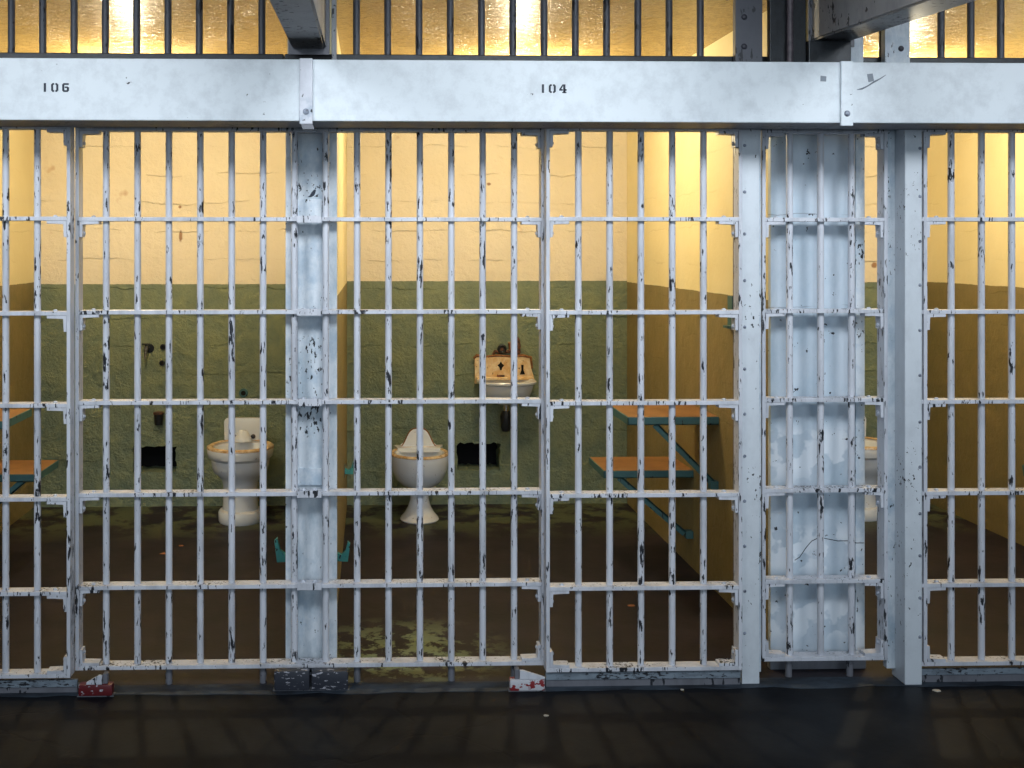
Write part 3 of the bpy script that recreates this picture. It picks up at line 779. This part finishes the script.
# old valve above the basin
vx = X(501.5, YB); vz = Z(348.5, vx, YB)
vv = thing('supply_valve', 'rusty valve and knobbly pipe on the wall above the basin', 'valve', (vx, YB+.002, vz))
def ringv(bm):
    n = 20; m_ = 8; vs = []
    for i in range(n):
        a = 2*PI*i/n; row = []
        for j in range(m_):
            b = 2*PI*j/m_; rr = .019+.0085*math.cos(b)
            row.append(bm.verts.new((rr*math.cos(a), -.03+.0085*math.sin(b), rr*math.sin(a))))
        vs.append(row)
    for i in range(n):
        for j in range(m_): bm.faces.new((vs[i][j], vs[(i+1) % n][j], vs[(i+1) % n][(j+1) % m_], vs[i][(j+1) % m_]))
obj('ring', ringv, M['darkiron'], vv, smooth=True)
obj('stub', lambda bm: tube(bm, [(0, 0, 0), (0, -.028, 0)], .013, 14), M['iron'], vv, smooth=True)
obj('cross_pipe', lambda bm: tube(bm, [(-.05, -.02, -.035), (-.038, -.02, -.012), (-.02, -.02, -.02), (.02, -.02, -.018), (.05, -.02, -.012), (.085, -.02, -.016)], .009, 10), M['iron'], vv, smooth=True)
obj('riser', lambda bm: tube(bm, [(.095, -.018, -.035), (.095, -.02, -.02), (.096, -.02, 0), (.094, -.02, .015), (.097, -.02, .03), (.092, -.02, .045), (.088, -.015, .065)], [.008, .013, .009, .015, .009, .013, .006], 10), M['iron'], vv, smooth=True)
obj('elbow', lambda bm: tube(bm, [(.045, -.015, .035), (.05, -.02, .02), (.05, -.02, -.01)], .012, 10), M['rust_rim'], vv, smooth=True)

# tap, stubs and plates in the left cell
tx = X(147.5, YB); tz = Z(350, tx, YB)
t = thing('wall_tap', 'small tarnished tap on back wall of left cell', 'tap', (tx, YB+.003, tz))
obj('body', lambda bm: tube(bm, [(0, 0, .02), (0, -.04, .02), (.004, -.055, .012)], .012, 12), M['metal'], t, smooth=True)
obj('spout', lambda bm: tube(bm, [(.002, -.05, .018), (.0, -.055, -.01), (-.004, -.055, -.045)], [.011, .009, .006], 12), M['metal'], t, smooth=True)
obj('handle', lambda bm: (tube(bm, [(-.022, -.045, .035), (.022, -.045, .035)], .006, 8), tube(bm, [(0, -.045, .02), (0, -.045, .04)], .006, 8)), M['darkiron'], t, smooth=True)
obj('backplate', lambda bm: tube(bm, [(.012, 0, .01), (.012, -.006, .01)], .026, 18), M['darkiron'], t, smooth=True)
def stub(px, py, r, label, l=.012, mat='darkiron', name='pipe_stub'):
    x = X(px, YB); z = Z(py, x, YB)
    o = thing(name, label, 'pipe stub', (x, YB+.003, z))
    obj('flange', lambda bm: tube(bm, [(0, 0, 0), (0, -l, 0)], [r, r*.85], 18), M[mat], o, smooth=True)
    obj('bore_shade', lambda bm: tube(bm, [(0, -l*.5, 0), (0, -l-.001, 0)], r*.5, 14), M['hole'], o)
stub(163, 347, .018, 'upper dark pipe stub on wall right of the small tap')
stub(162, 363, .017, 'lower dark pipe stub on wall right of the small tap')
stub(243.5, 393, .028, 'round green cover plate on wall above the left toilet', .01, 'teal', 'cover_plate')
x = X(159.5, YB); z = Z(417, x, YB)
o = thing('drain_stub', 'short dark drain pipe on wall above hole in left cell', 'pipe', (x, YB+.003, z))
obj('pipe', lambda bm: tube(bm, [(0, -.03, -.04), (0, -.03, .02)], [.022, .026], 16), M['darkiron'], o, smooth=True)
obj('neck', lambda bm: tube(bm, [(0, -.03, .0), (0, 0, .0)], .016, 12), M['darkiron'], o, smooth=True)
obj('cap', lambda bm: tube(bm, [(0, -.03, .02), (0, -.03, .032)], .030, 16), M['iron'], o, smooth=True)

# fold-down table and seat on a side wall: s = -1 on a right wall, +1 on a left wall
def bench(name, label, cat, xw, s, y0, y1, z, depth, brace, grp=None):
    o = thing(name, label, cat, (xw, (y0+y1)/2, z)); h = (y1-y0)/2
    d = depth
    def bx_(bm, a, b, c_, e, f_, g_, bev=.002):
        box(bm, min(s*a, s*b), max(s*a, s*b), c_, e, f_, g_, bev)
    obj('board', lambda bm: bx_(bm, .004, d-.004, -h+.003, h-.003, -.012, 0), M['wood'], o)
    def frame(bm):
        bx_(bm, 0.002, d, -h, -h+.006, -.034, -.001); bx_(bm, 0.002, d, h-.006, h, -.034, -.001)
        bx_(bm, d-.006, d, -h, h, -.034, -.001); bx_(bm, .002, d, -h, -h+.03, -.034, -.028)
    obj('angle_frame', frame, M['teal'], o)
    (ax, az), (bx2_, bz) = brace
    def br(bm):
        p = Vector((s*ax, 0, az)); q = Vector((s*bx2_, 0, bz)); dd = (q-p).normalized(); n = Vector((dd.z, 0, -dd.x))*.013
        for yy in (-h+.012,):
            prism(bm, [(p.x-n.x, p.z-n.z), (q.x-n.x, q.z-n.z), (q.x+n.x, q.z+n.z), (p.x+n.x, p.z+n.z)], yy, yy+.006, .001)
            prism(bm, [(p.x-n.x, p.z-n.z), (q.x-n.x, q.z-n.z), (q.x-n.x*.5, q.z-n.z*.5), (p.x-n.x*.5, p.z-n.z*.5)], yy, yy+.026)
    obj('brace', br, M['teal'], o)
    obj('wall_lug', lambda bm: (bx_(bm, 0.001, .035, -h+.005, -h+.045, bz-.022, bz+.012)), M['teal'], o)
    return o
xw = XR4
bench('fold_down_table', 'orange topped steel wall table in middle cell, above the seat', 'table', xw, -1, .95, 1.33, .747, xw-1.075, ((.27, -.034), (.02, -.285)))
bench('wall_stool', 'orange topped steel wall seat in middle cell, below the table', 'seat', xw, -1, 1.33, 1.68, .450, xw-1.05, ((.34, -.034), (.04, -.29)))
xw = XL6
bench('fold_down_table', 'orange topped wall table in left cell at edge of photo', 'table', xw, 1, .95, 1.33, .742, .385, ((.27, -.034), (.02, -.285)))
bench('wall_stool', 'orange topped wall seat low in left cell at edge of photo', 'seat', xw, 1, 1.33, 1.68, .450, .41, ((.34, -.034), (.04, -.29)))

# bunk hooks
def hook(x, y, z, s, label, k=1.0, mat='hook'):
    o = thing('bunk_hook', label, 'hook', (x-s*.002, y, z))
    def f(bm):
        pts = [(0, 0), (.045, -.002), (.052, .055), (.044, .062), (.038, .030), (.024, .018), (.010, .026), (0, .030)]
        prism(bm, [(s*a*k, b*k) for a, b in pts], -.012, .012, .0015)
    obj('arm', f, M[mat], o)
    obj('wall_plate', lambda bm: box(bm, min(0, s*.005), max(0, s*.005), -.02, .02, -.018, .05, .001), M['teal'], o)
hook(XL4, .44, .295, 1, 'bright teal bunk hook on wall immediately right of steel column', 1.15)
hook(XR6, .44, .295, -1, 'bright teal bunk hook on wall immediately left of steel column', 1.4)
hook(XL4, 2.10, .295, 1, 'small bunk hook far back in middle cell, left of toilet')
hook(XR2, 1.62, .355, -1, 'dark teal bunk hook on wall of right cell', .9, 'teal')
o = thing('wall_bracket', 'dark green steel bracket on side wall just left of slim post', 'bracket', (XR4+.002, .78, 1.13))
obj('plate', lambda bm: box(bm, -.012, 0, -.03, .03, 0, .13, .002), M['teal'], o)
obj('lip', lambda bm: box(bm, -.03, -.012, -.03, .03, 0, .01, .001), M['teal'], o)

# flakes on the floor
def flake(px, py, r, mat, label, seed):
    depth = EYE*F/(py-PY); y = (depth)/CT-D; x = X(px, y); y = (depth-x*ST)/CT-D; x = X(px, y)
    rn = random.Random(seed)
    pts = [(r*rn.uniform(.6, 1.2)*math.cos(a)*1.3, r*rn.uniform(.6, 1.2)*math.sin(a)) for a in (2*PI*k/7 for k in range(7))]
    o = obj('paint_flake', lambda bm: prism_z(bm, pts, .0002, .003), mat, None, (x, y, 0))
    tag(o, label, 'paint flake')
flake(937, 691, .012, M['flake'], 'white paint flake on corridor floor right of thick post', 1)
flake(546, 716, .006, M['flake'], 'tiny white flake on corridor floor below the white guide block', 2)
flake(682, 690, .006, M['flake'], 'tiny white flake on corridor floor before the 104 door', 3)
flake(632, 606, .013, M['leaf'], 'orange flake on floor behind the 104 door', 4)
flake(164, 554, .016, M['leaf'], 'rust coloured flake on floor of left cell', 5)
flake(181, 546, .010, M['leaf'], 'small rust flake right of the larger one in left cell', 6)

# ---------------------------------------------------------------- light
def area(name, loc, target, sx, sy, power, col, spread=180):
    l = bpy.data.lights.new(name, 'AREA'); l.shape = 'RECTANGLE'; l.size = sx; l.size_y = sy
    l.energy = power; l.color = col; l.spread = math.radians(spread)
    o = bpy.data.objects.new(name, l); C.objects.link(o); o.location = loc
    o.rotation_euler = (Vector(target)-Vector(loc)).to_track_quat('-Z', 'Y').to_euler()
    return o
area('added_daylight', (3.1, -2.9, 3.2), (1.9, 0, 2.35), 1.2, .8, 17, (.88, .94, 1.0), 84)  # three unseen area lights added near the beam, spread narrowed to fade downwards
area('added_daylight.001', (.7, -2.9, 3.2), (.4, 0, 2.35), 1.2, .8, 18, (.88, .94, 1.0), 84)
area('added_daylight.002', (-2.0, -2.9, 3.2), (-.9, 0, 2.35), 1.2, .8, 20, (.88, .94, 1.0), 84)
area('far_daylight', (.8, -8, 2.1), (.6, 0, 1.2), 6, 2.2, 145, (.74, .88, 1.0))
def bulb(x, y, z, power, name, rad=.04):
    l = bpy.data.lights.new(name, 'POINT'); l.energy = power; l.color = (1.0, .86, .58); l.shadow_soft_size = rad
    o = bpy.data.objects.new(name, l); C.objects.link(o); o.location = (x, y, z)
YL = 1.42
for px, nm in ((520, 'cell_lamp'), (130, 'cell_lamp.001'), (905, 'cell_lamp.002')):
    bulb(X(px, YL), YL, 2.10, 34.5, nm)
w = bpy.data.worlds.new('world'); S.world = w; w.use_nodes = True
bg = w.node_tree.nodes['Background']; bg.inputs[0].default_value = (.35, .5, .75, 1); bg.inputs[1].default_value = .08

seen = {}
for o in C.objects:
    if o.get('category'): seen.setdefault(o.name.split('.')[0], []).append(o)
GROUPS = {'cell_door': 'sliding cell doors', 'fixed_grille': 'fixed grilles between the doors', 'transom_grille': 'transom grilles above the beam',
          'door_track': 'floor tracks under the doors', 'door_guide': 'guide blocks on the floor', 'steel_post': 'steel posts of the cell front',
          'lintel_beam': 'lengths of the long beam', 'cover_strap': 'straps over the beam joints', 'upright_plate': 'uprights above the beam',
          'gallery_bracket': 'bracket arms under the walkway', 'toilet': 'toilets in the cells', 'pipe_stub': 'pipe stubs on the left cell wall',
          'fold_down_table': 'fold-down wall tables', 'wall_stool': 'fold-down wall seats', 'bunk_hook': 'bunk hooks on the cell walls', 'paint_flake': 'flakes lying on the floor'}
for k, os_ in seen.items():
    if len(os_) > 1:
        for o in os_: o['group'] = GROUPS[k]

vs = S.view_settings
S.display_settings.display_device = 'sRGB'
vs.view_transform = 'Standard'; vs.look = 'None'; vs.gamma = 1; vs.use_curve_mapping = False; vs.exposure = 0.0
